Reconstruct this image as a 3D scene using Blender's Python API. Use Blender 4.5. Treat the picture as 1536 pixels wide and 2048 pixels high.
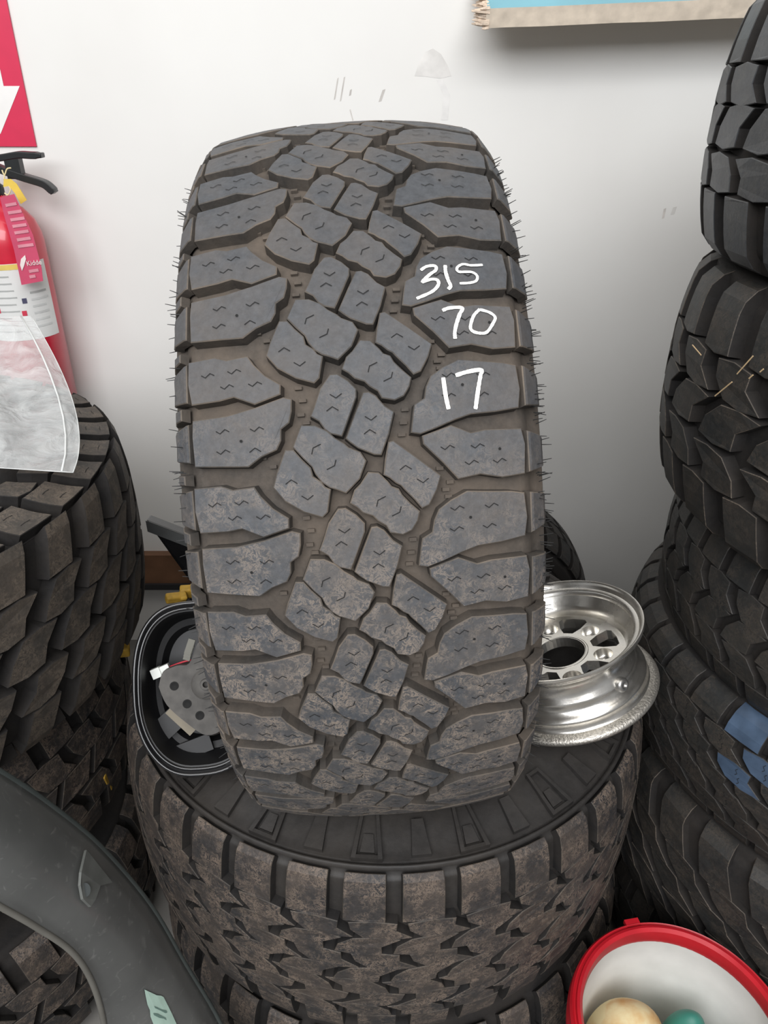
import bpy, bmesh, math, random
import numpy as np
from mathutils import Vector, Matrix, Euler

rnd = random.Random(7)
for o in list(bpy.data.objects):
    bpy.data.objects.remove(o)
scene = bpy.context.scene
COL = scene.collection

# ------------------------------------------------------------------ camera
PITCH = math.radians(29.5)
FPX = 1500.0
CAMPOS = Vector((0, 0, 1.55))
cam = bpy.data.cameras.new('camera')
cam.sensor_fit = 'VERTICAL'
cam.sensor_height = 24.0
cam.lens = FPX / 2048 * 24.0
cam.clip_start = .02
cam_o = bpy.data.objects.new('camera', cam)
cam_o.location = CAMPOS
cam_o.rotation_euler = (math.pi / 2 - PITCH, 0, 0)
COL.objects.link(cam_o)
scene.camera = cam_o
CF = Vector((0, math.cos(PITCH), -math.sin(PITCH)))
CU = Vector((0, math.sin(PITCH), math.cos(PITCH)))


def at(px, py, fwd):
    """pixel of the photograph -> point at forward distance fwd (world y)"""
    d = CF + Vector((1, 0, 0)) * ((px - 768) / FPX) + CU * ((1024 - py) / FPX)
    return CAMPOS + d * (fwd / d.y)


def project(p):
    d = Vector(p) - CAMPOS
    z = d.dot(CF)
    if z < .05:
        return None
    return 768 + FPX * d.x / z, 1024 - FPX * d.dot(CU) / z, z


# ------------------------------------------------------------------ light
world = bpy.data.worlds.new('world')
scene.world = world
world.use_nodes = True
bg = world.node_tree.nodes['Background']
bg.inputs['Color'].default_value = (.97, .98, 1.0, 1)
bg.inputs['Strength'].default_value = .27


def area(name, loc, target, sx, sy, power, color):
    l = bpy.data.lights.new(name, 'AREA')
    l.shape = 'RECTANGLE'
    l.size, l.size_y = sx, sy
    l.energy = power
    l.color = color
    o = bpy.data.objects.new(name, l)
    o.location = loc
    d = Vector(target) - Vector(loc)
    o.rotation_euler = d.to_track_quat('-Z', 'Y').to_euler()
    COL.objects.link(o)
    return o


area('ceiling_light', (-.4, .0, 3.2), (-.2, 1.0, 1.0), 3.6, 1.4, 32, (1.0, .955, .90))
area('doorway_daylight', (-.45, -2.3, 3.3), (.0, 1.7, 1.0), 4.0, 2.0, 188, (.97, .98, 1.0))

scene.view_settings.view_transform = 'Standard'
scene.view_settings.look = 'None'
scene.view_settings.exposure = 0.0
scene.view_settings.gamma = 1.0
scene.view_settings.use_curve_mapping = False

FLOOR = .10
WALL_Y = 1.78


# ------------------------------------------------------------------ helpers
def tag(o, label=None, cat=None, group=None, kind=None):
    if label: o['label'] = label
    if cat: o['category'] = cat
    if group: o['group'] = group
    if kind: o['kind'] = kind
    return o


def empty(name, loc, rot=(0, 0, 0)):
    o = bpy.data.objects.new(name, None)
    o.empty_display_size = .05
    o.location = loc
    o.rotation_euler = rot
    COL.objects.link(o)
    return o


def link_mesh(name, me, mats, parent=None, smooth=False):
    for m in mats:
        me.materials.append(m)
    if smooth:
        for p in me.polygons:
            p.use_smooth = True
    o = bpy.data.objects.new(name, me)
    COL.objects.link(o)
    if parent:
        o.parent = parent
    return o


def link_shared(name, me, parent):
    o = bpy.data.objects.new(name, me)
    COL.objects.link(o)
    o.parent = parent
    return o


class MB:
    def __init__(s):
        s.v, s.f, s.m = [], [], []

    def add(s, verts, faces, mat=0):
        b = len(s.v)
        s.v += [tuple(v) for v in verts]
        s.f += [tuple(i + b for i in f) for f in faces]
        s.m += [mat] * len(faces)
        return s

    def box(s, c, d, mat=0, M=None):
        x, y, z = d[0] / 2, d[1] / 2, d[2] / 2
        vs = [Vector((a * x, b * y, e * z)) for a in (-1, 1) for b in (-1, 1) for e in (-1, 1)]
        if M is not None: vs = [M @ v for v in vs]
        vs = [v + Vector(c) for v in vs]
        s.add(vs, [(0, 1, 3, 2), (4, 6, 7, 5), (0, 4, 5, 1), (2, 3, 7, 6), (0, 2, 6, 4), (1, 5, 7, 3)], mat)
        return s

    def tube(s, pts, r, n=8, mat=0, cap=True):
        pts = [Vector(p) for p in pts]
        rs = r if isinstance(r, (list, tuple)) else [r] * len(pts)
        rings = []
        ref = None
        for i, p in enumerate(pts):
            t = (pts[min(i + 1, len(pts) - 1)] - pts[max(i - 1, 0)]).normalized()
            if ref is None:
                ref = t.orthogonal().normalized()
            ref = (ref - t * ref.dot(t)).normalized()
            b = t.cross(ref)
            rings.append([p + (ref * math.cos(a) + b * math.sin(a)) * rs[i] for a in (2 * math.pi * k / n for k in range(n))])
        vs = [v for R in rings for v in R]
        fs = []
        for i in range(len(pts) - 1):
            for k in range(n):
                a, b2 = i * n + k, i * n + (k + 1) % n
                fs.append((a, b2, b2 + n, a + n))
        if cap:
            fs.append(tuple(reversed(range(n))))
            fs.append(tuple(range((len(pts) - 1) * n, len(pts) * n)))
        s.add(vs, fs, mat)
        return s

    def lathe(s, prof, n=48, axis='Z', mat=0, closed=False, a0=0, a1=2 * math.pi):
        full = abs(a1 - a0 - 2 * math.pi) < 1e-6
        k = n if full else n + 1
        vs = []
        for i in range(k):
            a = a0 + (a1 - a0) * i / n
            for (r, h) in prof:
                if axis == 'Z':
                    vs.append((r * math.cos(a), r * math.sin(a), h))
                else:
                    vs.append((h, -r * math.cos(a), r * math.sin(a)))
        m = len(prof)
        fs = []
        mm = m if closed else m - 1
        for i in range(n):
            j = (i + 1) % k
            for q in range(mm):
                q2 = (q + 1) % m
                fs.append((i * m + q, j * m + q, j * m + q2, i * m + q2))
        s.add(vs, fs, mat)
        return s

    def grid(s, P, mat=0):
        nr, nc = len(P), len(P[0])
        s.add([v for row in P for v in row],
              [(i * nc + j, i * nc + j + 1, (i + 1) * nc + j + 1, (i + 1) * nc + j) for i in range(nr - 1) for j in range(nc - 1)], mat)
        return s

    def mesh(s, name):
        me = bpy.data.meshes.new(name)
        me.from_pydata(s.v, [], s.f)
        me.polygons.foreach_set('material_index', s.m)
        me.update()
        return me

    def build(s, name, mats, parent=None, smooth=False, loc=None, fix=False):
        me = s.mesh(name)
        if fix:
            b = bmesh.new(); b.from_mesh(me)
            bmesh.ops.recalc_face_normals(b, faces=b.faces)
            b.to_mesh(me); b.free()
        o = link_mesh(name, me, mats if isinstance(mats, (list, tuple)) else [mats], parent, smooth)
        if loc is not None:
            o.location = loc
        return o


def autosmooth(o, angle=40):
    me = o.data
    b = bmesh.new(); b.from_mesh(me)
    for f in b.faces: f.smooth = True
    for e in b.edges:
        if len(e.link_faces) == 2 and e.calc_face_angle(0) > math.radians(angle):
            e.smooth = False
    b.to_mesh(me); b.free()
    return o


def spline(pts, n=8):
    """Catmull-Rom through 2-D/3-D points"""
    P = [Vector(p) for p in pts]
    out = []
    for i in range(len(P) - 1):
        p0, p1, p2, p3 = P[max(i - 1, 0)], P[i], P[i + 1], P[min(i + 2, len(P) - 1)]
        for k in range(n):
            t = k / n
            out.append(.5 * (2 * p1 + (p2 - p0) * t + (2 * p0 - 5 * p1 + 4 * p2 - p3) * t * t + (3 * p1 - p0 - 3 * p2 + p3) * t ** 3))
    out.append(P[-1])
    return out


# ------------------------------------------------------------------ materials
def nodes_of(name):
    m = bpy.data.materials.new(name)
    m.use_nodes = True
    nt = m.node_tree
    return m, nt, nt.nodes['Principled BSDF']


def N(nt, t, **kw):
    n = nt.nodes.new(t)
    for k, v in kw.items():
        if k in n.inputs:
            n.inputs[k].default_value = v
        else:
            setattr(n, k, v)
    return n


def ramp(nt, src, p0, p1):
    r = N(nt, 'ShaderNodeMapRange')
    r.inputs['From Min'].default_value = p0
    r.inputs['From Max'].default_value = p1
    nt.links.new(src, r.inputs['Value'])
    return r.outputs['Result']


def mixc(nt, fac, a, b):
    m = N(nt, 'ShaderNodeMix', data_type='RGBA')
    if isinstance(fac, (int, float)): m.inputs[0].default_value = fac
    else: nt.links.new(fac, m.inputs[0])
    for s, v in ((6, a), (7, b)):
        if isinstance(v, tuple): m.inputs[s].default_value = (*v, 1)
        else: nt.links.new(v, m.inputs[s])
    return m.outputs[2]


def mathn(nt, op, a, b=0.0, clamp=False):
    m = N(nt, 'ShaderNodeMath', operation=op)
    m.use_clamp = clamp
    for i, v in enumerate((a, b)):
        if isinstance(v, (int, float)): m.inputs[i].default_value = v
        else: nt.links.new(v, m.inputs[i])
    return m.outputs[0]


def plain(name, col, rough=.5, metal=0.0, spec=.5, var=.12, scale=30, bump=0.0, coat=0.0):
    m, nt, p = nodes_of(name)
    geo = N(nt, 'ShaderNodeNewGeometry')
    nz = N(nt, 'ShaderNodeTexNoise', Scale=scale, Detail=5.0)
    nt.links.new(geo.outputs['Position'], nz.inputs['Vector'])
    c = mixc(nt, ramp(nt, nz.outputs['Fac'], .3, .7), tuple(x * (1 - var) for x in col), tuple(min(1, x * (1 + var)) for x in col))
    nt.links.new(c, p.inputs['Base Color'])
    p.inputs['Roughness'].default_value = rough
    p.inputs['Metallic'].default_value = metal
    p.inputs['Specular IOR Level'].default_value = spec
    p.inputs['Coat Weight'].default_value = coat
    if bump:
        b = N(nt, 'ShaderNodeBump', Strength=bump, Distance=.002)
        nt.links.new(nz.outputs['Fac'], b.inputs['Height'])
        nt.links.new(b.outputs['Normal'], p.inputs['Normal'])
    return m


def rubber(name, base, dust, amount, rough=.62, scratch=0.0, zmud=None, spec=.4, bump=.25, scale=14):
    """worn rubber with patchy dust, fine scuffs and (below height zmud) dried mud smears"""
    m, nt, p = nodes_of(name)
    geo = N(nt, 'ShaderNodeNewGeometry')
    n1 = N(nt, 'ShaderNodeTexNoise', Scale=scale, Detail=6.0, Roughness=.65)
    n2 = N(nt, 'ShaderNodeTexNoise', Scale=scale * 11, Detail=4.0, Roughness=.7)
    n3 = N(nt, 'ShaderNodeTexNoise', Scale=scale * 8.5, Detail=8.0, Roughness=.8, Distortion=.7)
    n4 = N(nt, 'ShaderNodeTexNoise', Scale=scale * 2.6, Detail=5.0, Roughness=.7)
    for n in (n1, n2, n3, n4):
        nt.links.new(geo.outputs['Position'], n.inputs['Vector'])
    c0 = mixc(nt, ramp(nt, n2.outputs['Fac'], .35, .7), tuple(x * .82 for x in base), tuple(x * 1.22 for x in base))
    d = mathn(nt, 'MULTIPLY', ramp(nt, n1.outputs['Fac'], .38, .72), amount, True)
    c1 = mixc(nt, d, c0, dust)
    if scratch:
        # ridged streaks of dried mud
        rid = mathn(nt, 'ABSOLUTE', mathn(nt, 'SUBTRACT', n3.outputs['Fac'], .5))
        k = ramp(nt, rid, .05, .005)
        k = mathn(nt, 'MULTIPLY', k, ramp(nt, n4.outputs['Fac'], .42, .60), True)
        if zmud is not None:
            sp = N(nt, 'ShaderNodeSeparateXYZ')
            nt.links.new(geo.outputs['Position'], sp.inputs[0])
            wob = mathn(nt, 'ADD', sp.outputs['Z'], mathn(nt, 'MULTIPLY', n1.outputs['Fac'], .25))
            k = mathn(nt, 'MULTIPLY', k, ramp(nt, wob, zmud + .28, zmud - .02), True)
        k = mathn(nt, 'MULTIPLY', k, scratch, True)
        c1 = mixc(nt, k, c1, tuple(min(1, x * 1.9) for x in dust))
    nt.links.new(c1, p.inputs['Base Color'])
    r = N(nt, 'ShaderNodeMapRange')
    r.inputs['To Min'].default_value = rough - .08
    r.inputs['To Max'].default_value = min(1, rough + .2)
    nt.links.new(n1.outputs['Fac'], r.inputs['Value'])
    nt.links.new(r.outputs['Result'], p.inputs['Roughness'])
    p.inputs['Specular IOR Level'].default_value = spec
    b = N(nt, 'ShaderNodeBump', Strength=bump, Distance=.0015)
    nt.links.new(n2.outputs['Fac'], b.inputs['Height'])
    nt.links.new(b.outputs['Normal'], p.inputs['Normal'])
    return m


DUST = (.165, .13, .1)
M_TREAD = rubber('tread_rubber', (.062, .066, .073), (.15, .122, .098), .40, .55, 1.0, 1.22)
M_EDGE = rubber('tread_edge_rubber', (.070, .064, .058), (.20, .158, .12), .75, .75)
M_GROOVE = rubber('groove_rubber', (.062, .053, .045), (.145, .114, .088), .7, .85)
M_FLANK_SHADE = rubber('shaded_flank_rubber', (.042, .038, .034), (.125, .098, .075), .6, .8)  # dusty block flanks, darkened to hold the groove shade in their colour
M_SIPE = plain('sipe_shadow', (.008, .008, .008), .9)
M_CHALK = plain('white_paint_marker', (.93, .92, .86), .6, var=.05, scale=200)
M_HAIR = plain('rubber_whisker', (.02, .02, .02), .6)
M_BG = [
    rubber('old_rubber_brown', (.044, .039, .034), (.115, .090, .068), .5, .6, .5),
    rubber('old_rubber_black', (.020, .021, .021), (.062, .048, .036), .35, .5, .35),
    rubber('old_rubber_blue', (.026, .030, .036), (.07, .065, .055), .3, .42, .3, spec=.7),
    rubber('old_rubber_muddy', (.030, .029, .030), (.105, .080, .062), .6, .5, 1.0, bump=.9),
]
M_CARC = rubber('tyre_carcass', (.013, .012, .012), (.042, .034, .027), .5, .8)
M_SIDE = rubber('sidewall_rubber', (.028, .026, .025), (.06, .05, .04), .45, .5, scale=7)


# ------------------------------------------------------------------ the room
def build_room():
    m, nt, p = nodes_of('painted_wall')
    geo = N(nt, 'ShaderNodeNewGeometry')
    n1 = N(nt, 'ShaderNodeTexNoise', Scale=3.0, Detail=4.0)
    n2 = N(nt, 'ShaderNodeTexNoise', Scale=120.0, Detail=3.0)
    for n in (n1, n2): nt.links.new(geo.outputs['Position'], n.inputs['Vector'])
    nt.links.new(mixc(nt, ramp(nt, n1.outputs['Fac'], .35, .7), (.755, .745, .72), (.795, .79, .765)), p.inputs['Base Color'])
    p.inputs['Roughness'].default_value = .55
    p.inputs['Specular IOR Level'].default_value = .25
    b = N(nt, 'ShaderNodeBump', Strength=.06, Distance=.001)
    nt.links.new(n2.outputs['Fac'], b.inputs['Height']); nt.links.new(b.outputs['Normal'], p.inputs['Normal'])
    wall = MB().box((0, WALL_Y + .06, 1.6), (7, .12, 3.4)).build('wall_back', m)
    tag(wall, kind='structure')
    floor = MB().box((0, -.6, FLOOR - .05), (7, 4.9, .1)).build('floor', plain('stained_concrete', (.20, .19, .175), .8, var=.3, scale=6, bump=.3))
    tag(floor, kind='structure')
    # smudges rubbed onto the paint
    grey = plain('grey_smudge', (.66, .645, .62), .6, var=.08)
    dark = plain('dark_scuff', (.56, .53, .50), .7, var=.2)

    def smear(name, pix, mat):
        pts = [at(x, y, WALL_Y - .0004) for x, y in pix]
        b = MB().add(pts, [tuple(range(len(pts)))])
        o = b.build(name, mat, wall)
        return o
    smear('smudge', [(829, 152), (838, 125), (850, 104), (866, 97), (882, 108), (895, 130), (903, 152), (880, 157), (850, 153)], plain('faint_smudge', (.71, .695, .67), .6))
    for x0, y0, x1, y1, w in ((676, 157, 669, 198, 3), (689, 155, 681, 201, 3), (768, 180, 760, 202, 6), (702, 180, 700, 190, 4), (1330, 418, 1326, 436, 5), (1350, 415, 1345, 428, 8), (700, 220, 706, 240, 2)):
        smear('scuff', [(x0 - w / 2, y0), (x0 + w / 2, y0 - 2), (x1 + w / 2, y1), (x1 - w / 2, y1 + 2)], dark if w < 7 else grey)
    for x0, y0, x1, y1 in ((880, 160, 893, 190), (893, 190, 889, 240)):
        smear('smudge', [(x0 - 7, y0), (x0 + 7, y0), (x1 + 7, y1), (x1 - 7, y1)], plain('faint_smudge', (.76, .75, .73), .6))
    # wooden rail low on the wall
    z = at(320, 1130, WALL_Y).z
    rail = MB().box((-1.62, WALL_Y - .012, z), (2.4, .024, .095)).box((-1.62, WALL_Y - .016, z - .055), (2.4, .032, .018), 1)
    o = rail.build('trim_1', [plain('brown_stained_wood', (.17, .085, .045), .55, var=.35, scale=9), plain('dark_rail_edge', (.03, .03, .032), .5)])
    tag(o, kind='structure')


# ------------------------------------------------------------------ tyres
class Profile:
    """outer cross-section of a tyre as an arc-length curve; s = 0 on the crown, local X is the axle"""

    def __init__(self, R, wt, w, rb, crown=.014, sh=.022):
        self.R = R
        half = []
        for i in range(13):
            u = wt * i / 12
            half.append((u, R - crown * (u / wt) ** 2.6))
        rs = R - crown
        half += [(wt + sh * .45, rs - sh * .35), (wt + sh * .8, rs - sh), (wt + sh * .95, rs - sh * 2.0)]
        mid = rb + (rs - rb) * .47
        half += [(w * .985, mid + (rs - sh * 2 - mid) * .5), (w, mid), (w * .97, mid - (mid - rb) * .45), (w * .86, rb + .022), (w * .72, rb + .008), (w * .70, rb)]
        pts = [(float(p.x), float(p.y)) for p in spline([Vector(h) for h in half], 5)]
        self.h = np.array(pts)
        d = np.sqrt((np.diff(self.h, axis=0) ** 2).sum(1))
        self.s = np.concatenate([[0], np.cumsum(d)])
        t = np.gradient(self.h, self.s, axis=0)
        t /= np.sqrt((t ** 2).sum(1))[:, None]
        self.n = np.stack([-t[:, 1], t[:, 0]], 1)
        self.L = self.s[-1]
        self.wt, self.w, self.rb = wt, w, rb

    def pt(self, s, off):
        a = min(abs(s), self.L)
        u = np.interp(a, self.s, self.h[:, 0]); r = np.interp(a, self.s, self.h[:, 1])
        nu = np.interp(a, self.s, self.n[:, 0]); nr = np.interp(a, self.s, self.n[:, 1])
        u += nu * off; r += nr * off
        return (u if s >= 0 else -u), r

    def xyz(self, s, v, off):
        u, r = self.pt(s, off)
        t = v / self.R
        return (u, -r * math.cos(t), r * math.sin(t))


def offset_loop(L, d):
    """shift a closed loop outwards (counter-clockwise loop) by d, mitred"""
    n = len(L)
    out = []
    for i in range(n):
        a, b, c = L[i - 1], L[i], L[(i + 1) % n]
        e1 = (b - a); e2 = (c - b)
        if e1.length < 1e-7 or e2.length < 1e-7:
            out.append(b.copy()); continue
        e1.normalize(); e2.normalize()
        n1 = Vector((e1.y, -e1.x)); n2 = Vector((e2.y, -e2.x))
        m = n1 + n2
        if m.length < 1e-4: m = n1.copy()
        m.normalize()
        k = d / max(.55, m.dot(n1))
        out.append(b + m * k)
    return out


def block_mesh(prof, poly, depth, cham=.0009, draft=.0010, sipes=(), step=.018, hole=None, base_extra=.001):
    """one tread block: poly is [(s, v)] in metres. Material slots: 0 top, 1 edge, 2 sipe"""
    P = [Vector(p) for p in poly]
    area2 = sum(P[i - 1].x * P[i].y - P[i].x * P[i - 1].y for i in range(len(P)))
    if area2 < 0: P.reverse()
    P = offset_loop(P, -cham * .25)
    bm = bmesh.new()
    vs = [bm.verts.new((p.x, p.y, 0)) for p in P]
    bm.faces.new(vs)
    xs = [p.x for p in P]
    x0, x1 = min(xs), max(xs)
    k = math.floor(x0 / step) + 1
    while k * step < x1 - .002:
        bmesh.ops.bisect_plane(bm, geom=bm.verts[:] + bm.edges[:] + bm.faces[:], plane_co=(k * step, 0, 0), plane_no=(1, 0, 0), dist=1e-5)
        k += 1
    bm.verts.index_update(); bm.edges.index_update()
    # ordered boundary
    nxt = {}
    for f in bm.faces:
        vv = list(f.verts)
        for i in range(len(vv)):
            a, b = vv[i], vv[(i + 1) % len(vv)]
            e = bm.edges.get((a, b))
            if len(e.link_faces) == 1: nxt[a] = b
    st = next(iter(nxt)); loop = [st]
    while nxt[loop[-1]] is not st and len(loop) < 400: loop.append(nxt[loop[-1]])
    L2 = [Vector((v.co.x, v.co.y)) for v in loop]
    if sum(L2[i - 1].x * L2[i].y - L2[i].x * L2[i - 1].y for i in range(len(L2))) < 0:
        L2.reverse(); loop.reverse()
    verts = [prof.xyz(v.co.x, v.co.y, 0) for v in bm.verts]
    faces, mats = [], []
    for f in bm.faces:
        idx = [v.index for v in f.verts]
        if f.normal.z < 0: idx.reverse()
        faces.append(tuple(idx)); mats.append(0)
    cur = [v.index for v in loop]
    bm.free()
    n = len(loop)
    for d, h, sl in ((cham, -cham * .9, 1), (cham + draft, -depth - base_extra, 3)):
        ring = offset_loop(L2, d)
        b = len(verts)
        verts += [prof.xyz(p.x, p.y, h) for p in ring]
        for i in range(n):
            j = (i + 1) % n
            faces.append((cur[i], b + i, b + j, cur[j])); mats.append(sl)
        cur = [b + i for i in range(n)]

    def ribbon(pts, w, off=.0003):
        b = len(verts)
        m = len(pts)
        for i, p in enumerate(pts):
            a, c = pts[max(i - 1, 0)], pts[min(i + 1, m - 1)]
            t = (c - a).normalized(); q = Vector((-t.y, t.x)) * (w / 2)
            verts.append(prof.xyz((p - q).x, (p - q).y, off)); verts.append(prof.xyz((p + q).x, (p + q).y, off))
        for i in range(m - 1):
            faces.append((b + 2 * i, b + 2 * i + 2, b + 2 * i + 3, b + 2 * i + 1)); mats.append(2)
    for (sx, sv, kind) in sipes:
        c = Vector((sx, sv))
        if kind == 'hole':
            b = len(verts)
            verts.extend(prof.xyz(c.x + .0013 * math.cos(a), c.y + .0013 * math.sin(a), .0003) for a in (i * math.pi / 3 for i in range(6)))
            faces.append(tuple(range(b, b + 6))); mats.append(2)
            continue
        if kind == 'V': z = [(-.0052, .002), (0, -.0016), (.0052, .002)]
        elif kind == 'A': z = [(-.0052, -.002), (0, .0016), (.0052, -.002)]
        elif kind == '/': z = [(-.0045, -.0045), (-.003, .001), (.004, .004)]
        elif kind == '\\': z = [(-.004, -.0035), (.003, -.0005), (.0045, .0045)]
        elif kind == '|': z = [(0, -.009), (.001, 0), (0, .009)]
        elif kind == '-': z = [(-.011, -.001), (-.003, .001), (.003, -.001), (.011, .001)]
        else: z = [(-.0062, .0008), (-.0024, -.0018), (.0022, .0018), (.0062, -.0006)]
        ribbon([c + Vector(q) * .92 for q in z], .0008)
    # shift so the block's own v range is kept (rotation is done by the object)
    return verts, faces, mats


def carcass(prof, depth, s_end, nseg=96):
    outer = []
    for i in range(60):
        s = prof.L * i / 59
        k = min(1, max(0, (s - s_end) / .012))
        outer.append(prof.pt(s, -depth * (1 - k)))
    w, rb, wt, R = prof.w, prof.rb, prof.wt, prof.R
    inner = [(w * .60, rb), (w * .62, rb + .012), (w * .86, rb + (R - rb) * .3), (w - .022, rb + (R - rb) * .5), (wt * .95, R - .042), (wt * .5, R - .034), (0, R - .033)]
    half = outer + inner
    ring = [(r, u) for u, r in half]                      # crown -> bead -> inside crown
    other = [(r, -u) for u, r in half[1:-1]][::-1]
    b = MB()
    b.lathe(ring + other, nseg, 'X', closed=True)
    return b


def make_tyre(name, label, R, wt, w, rb, centre, rot, pattern, npitch, mats, depth=.012, crown=.014, sh=.022, s_end=None,
              individual=True, spin=0.0, group=None, nseg=96, minpx=9, cat='tyre', dshift=0.0):
    """pattern: list of (part_name, poly[(s, v_fraction_or_mm)], sipes, extra_depth)"""
    prof = Profile(R, wt, w, rb, crown, sh)
    rotm = Euler(rot, 'XYZ').to_matrix()
    c = Vector(centre)
    # base point: lowest point of the torus
    ax = rotm @ Vector((1, 0, 0))
    if abs(ax.z) > .7:
        base = c - Vector((0, 0, w))
    else:
        base = c - Vector((0, 0, R))
    root = empty(name, base, rot)
    tag(root, label, cat, group)
    off = rotm.transposed() @ (c - base)
    if s_end is None: s_end = wt + .02
    body = carcass(prof, depth, s_end, nseg).build('carcass', [mats[2]], root, smooth=True, fix=True)
    autosmooth(body, 50)
    body.location = off
    dth = 2 * math.pi / npitch
    rest = MB()
    count = 0
    for pname, poly, sipes, dd in pattern:
        vs, fs, ms = block_mesh(prof, poly, depth + dd, sipes=sipes)
        me = bpy.data.meshes.new(pname)
        me.from_pydata(vs, [], fs)
        me.polygons.foreach_set('material_index', ms)
        for m in (mats[0], mats[1], M_SIPE, mats[3] if len(mats) > 3 else mats[2]): me.materials.append(m)  # without a flank rubber, dark carcass colour stands in for gap shade
        me.update()
        A = np.array(vs)
        cs = sum(p[0] for p in poly) / len(poly); cv = sum(p[1] for p in poly) / len(poly)
        for k in range(npitch):
            th = k * dth + spin
            a = -th
            Rx = Matrix.Rotation(a, 3, 'X')
            cc = Rx @ Vector(prof.xyz(cs, cv, 0))
            nn = (Rx @ (Vector(prof.xyz(cs, cv, .01)) - Vector(prof.xyz(cs, cv, 0)))).normalized()
            wc = c + rotm @ cc
            wn = rotm @ nn
            show = individual == 'all'
            if not show and individual:
                pr = project(wc)
                if pr and -40 < pr[0] < 1576 and -40 < pr[1] < 2088 and wn.dot((CAMPOS - wc).normalized()) > .02 and count < 290:
                    show = True
            if show:
                o = link_shared(pname, me, root)
                o.location = off
                o.rotation_euler = (a, 0, 0)
                count += 1
            else:
                B = A @ np.array(Rx).T
                b0 = len(rest.v)
                rest.v += [tuple(x) for x in B.tolist()]
                rest.f += [tuple(i + b0 for i in f) for f in fs]
                rest.m += ms
    if rest.v:
        o = rest.build('tread_remainder', [mats[0], mats[1], M_SIPE, mats[3] if len(mats) > 3 else mats[2]], root)
        o.location = off
        o['kind'] = 'stuff'
    return root, prof, off


MM = .001
TRACE = {
'LA':([(-138.4,310.7),(-115.1,311.5),(-105,307.7),(-87.1,309.1),(-82.4,301.4),(-73,290.8),(-60.8,282.2),(-61.2,274.8),(-82.3,268.4),(-99.6,276.1),(-112.1,274.1),(-136.2,273.4),(-139.3,291.2)],[(-121.3,296.8),(-98.3,297.4),(-104.9,285),(-81.1,284.8)],'~~~~'),
'LB':([(-136,258.8),(-105.8,259.9),(-82,264.5),(-58.5,271.2),(-52.3,269.2),(-52.9,259.6),(-55.3,250.7),(-62.2,245.9),(-62.8,236.4),(-66.6,229.5),(-79.4,224.7),(-90.5,217.3),(-105.2,218.2),(-136,220.3),(-137,245.2)],[(-110.4,247.6),(-81.4,247.2),(-110.8,230.7),(-83.8,230.5),(-95.1,238.4)],'~~~Ao'),
'LS':([(-59,228),(-52.8,227.6),(-47.1,220.1),(-40,212.5),(-38.6,205.4),(-32.3,200.7),(-29.3,196.3),(-25.2,194.1),(-28.8,176.3),(-32.8,172.7),(-47.2,177.8),(-61.8,187.3),(-70.5,198.8),(-66.9,210)],[(-55.9,202.7),(-43.6,188.8)],'AV'),
'BL':([(-52.3,230.5),(-45,247.1),(-34.1,246.3),(-24.9,241.4),(-18.8,235.2),(-11.5,230.3),(-8.1,226.8),(0.9,222.6),(4.9,215.5),(-1,201.8),(-12.4,191.2),(-20.4,194.7),(-25,196.4),(-30.9,200.9),(-35.6,207.6),(-38,213.8),(-44.4,220.7)],[(-33.8,227.7),(-22.9,213.8)],'/b'),
'CL':([(-19.5,287.4),(-13.8,287.5),(-5.6,281.5),(0.5,274.4),(0.1,267.8),(-10.7,242.3),(-13.1,237.3),(-21.4,239.8),(-25.8,243.3),(-30,250.3),(-36.5,254.6),(-33.2,262),(-27.8,276.3)],[(-15.7,269.5),(-19.1,259.6)],'VA'),
'CR':([(6.7,270.7),(10.8,271),(16.1,267.6),(23,258.6),(29.8,253.7),(24.6,236.2),(17.7,220.2),(12.7,220.7),(-0,226.7),(-5.4,231.1),(-9.2,234.7),(-1.7,251.9)],[(11.5,249.6),(9.9,239.1)],'VA'),
'BR':([(6.7,205.9),(14.7,204.9),(21.5,197.5),(24.5,193.3),(30,190.9),(32.5,185.8),(39,178.3),(45.7,171.8),(43.8,164.8),(38.9,157.5),(31.6,154.4),(21.7,156.6),(18.9,162.4),(12.3,166.9),(8.5,171.2),(0.6,174.3),(-4,179.1),(-9,182.5),(-5.1,192.2),(0.1,196.9)],[(15.7,182.4),(27.2,173)],'/b'),
'RS':([(24.7,229.2),(28.2,230),(45.3,216),(64.5,199.8),(60.7,188.9),(54,177.3),(48.5,175.1),(43.2,182.1),(35.6,190.6),(32.8,194.3),(28.7,196.7),(24.2,201),(19.5,203.7),(21.3,215.5)],[(36.9,208.5),(50.2,196.7)],'AV'),
'RA':([(86.2,295),(103.7,293.5),(123.6,292.1),(134.6,290),(136.5,269.3),(134,253.8),(113.9,250.9),(93.1,249.5),(79.5,245.4),(63.9,239.5),(50.6,235.2),(43.7,236.6),(46.1,251.1),(47.6,258.6),(56,263.3),(58.1,273),(62.3,281.6),(72.4,288.6)],[(77.1,282.2),(105.9,282.2),(75.8,265),(103.5,265.3),(87.7,273.7)],'~~~~o'),
'RB':([(52.4,232.6),(76.1,239.9),(91.9,233.1),(104.4,235.1),(135,235),(137.8,222.4),(136,197.7),(116.7,195.8),(98.1,199.6),(79.5,196.8),(68.1,210.6),(53,226.5)],[(71.9,222.5),(96.9,222.4),(91,209.2),(114.8,209.4),(115.4,219.2)],'~~~~o'),
}
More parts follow.
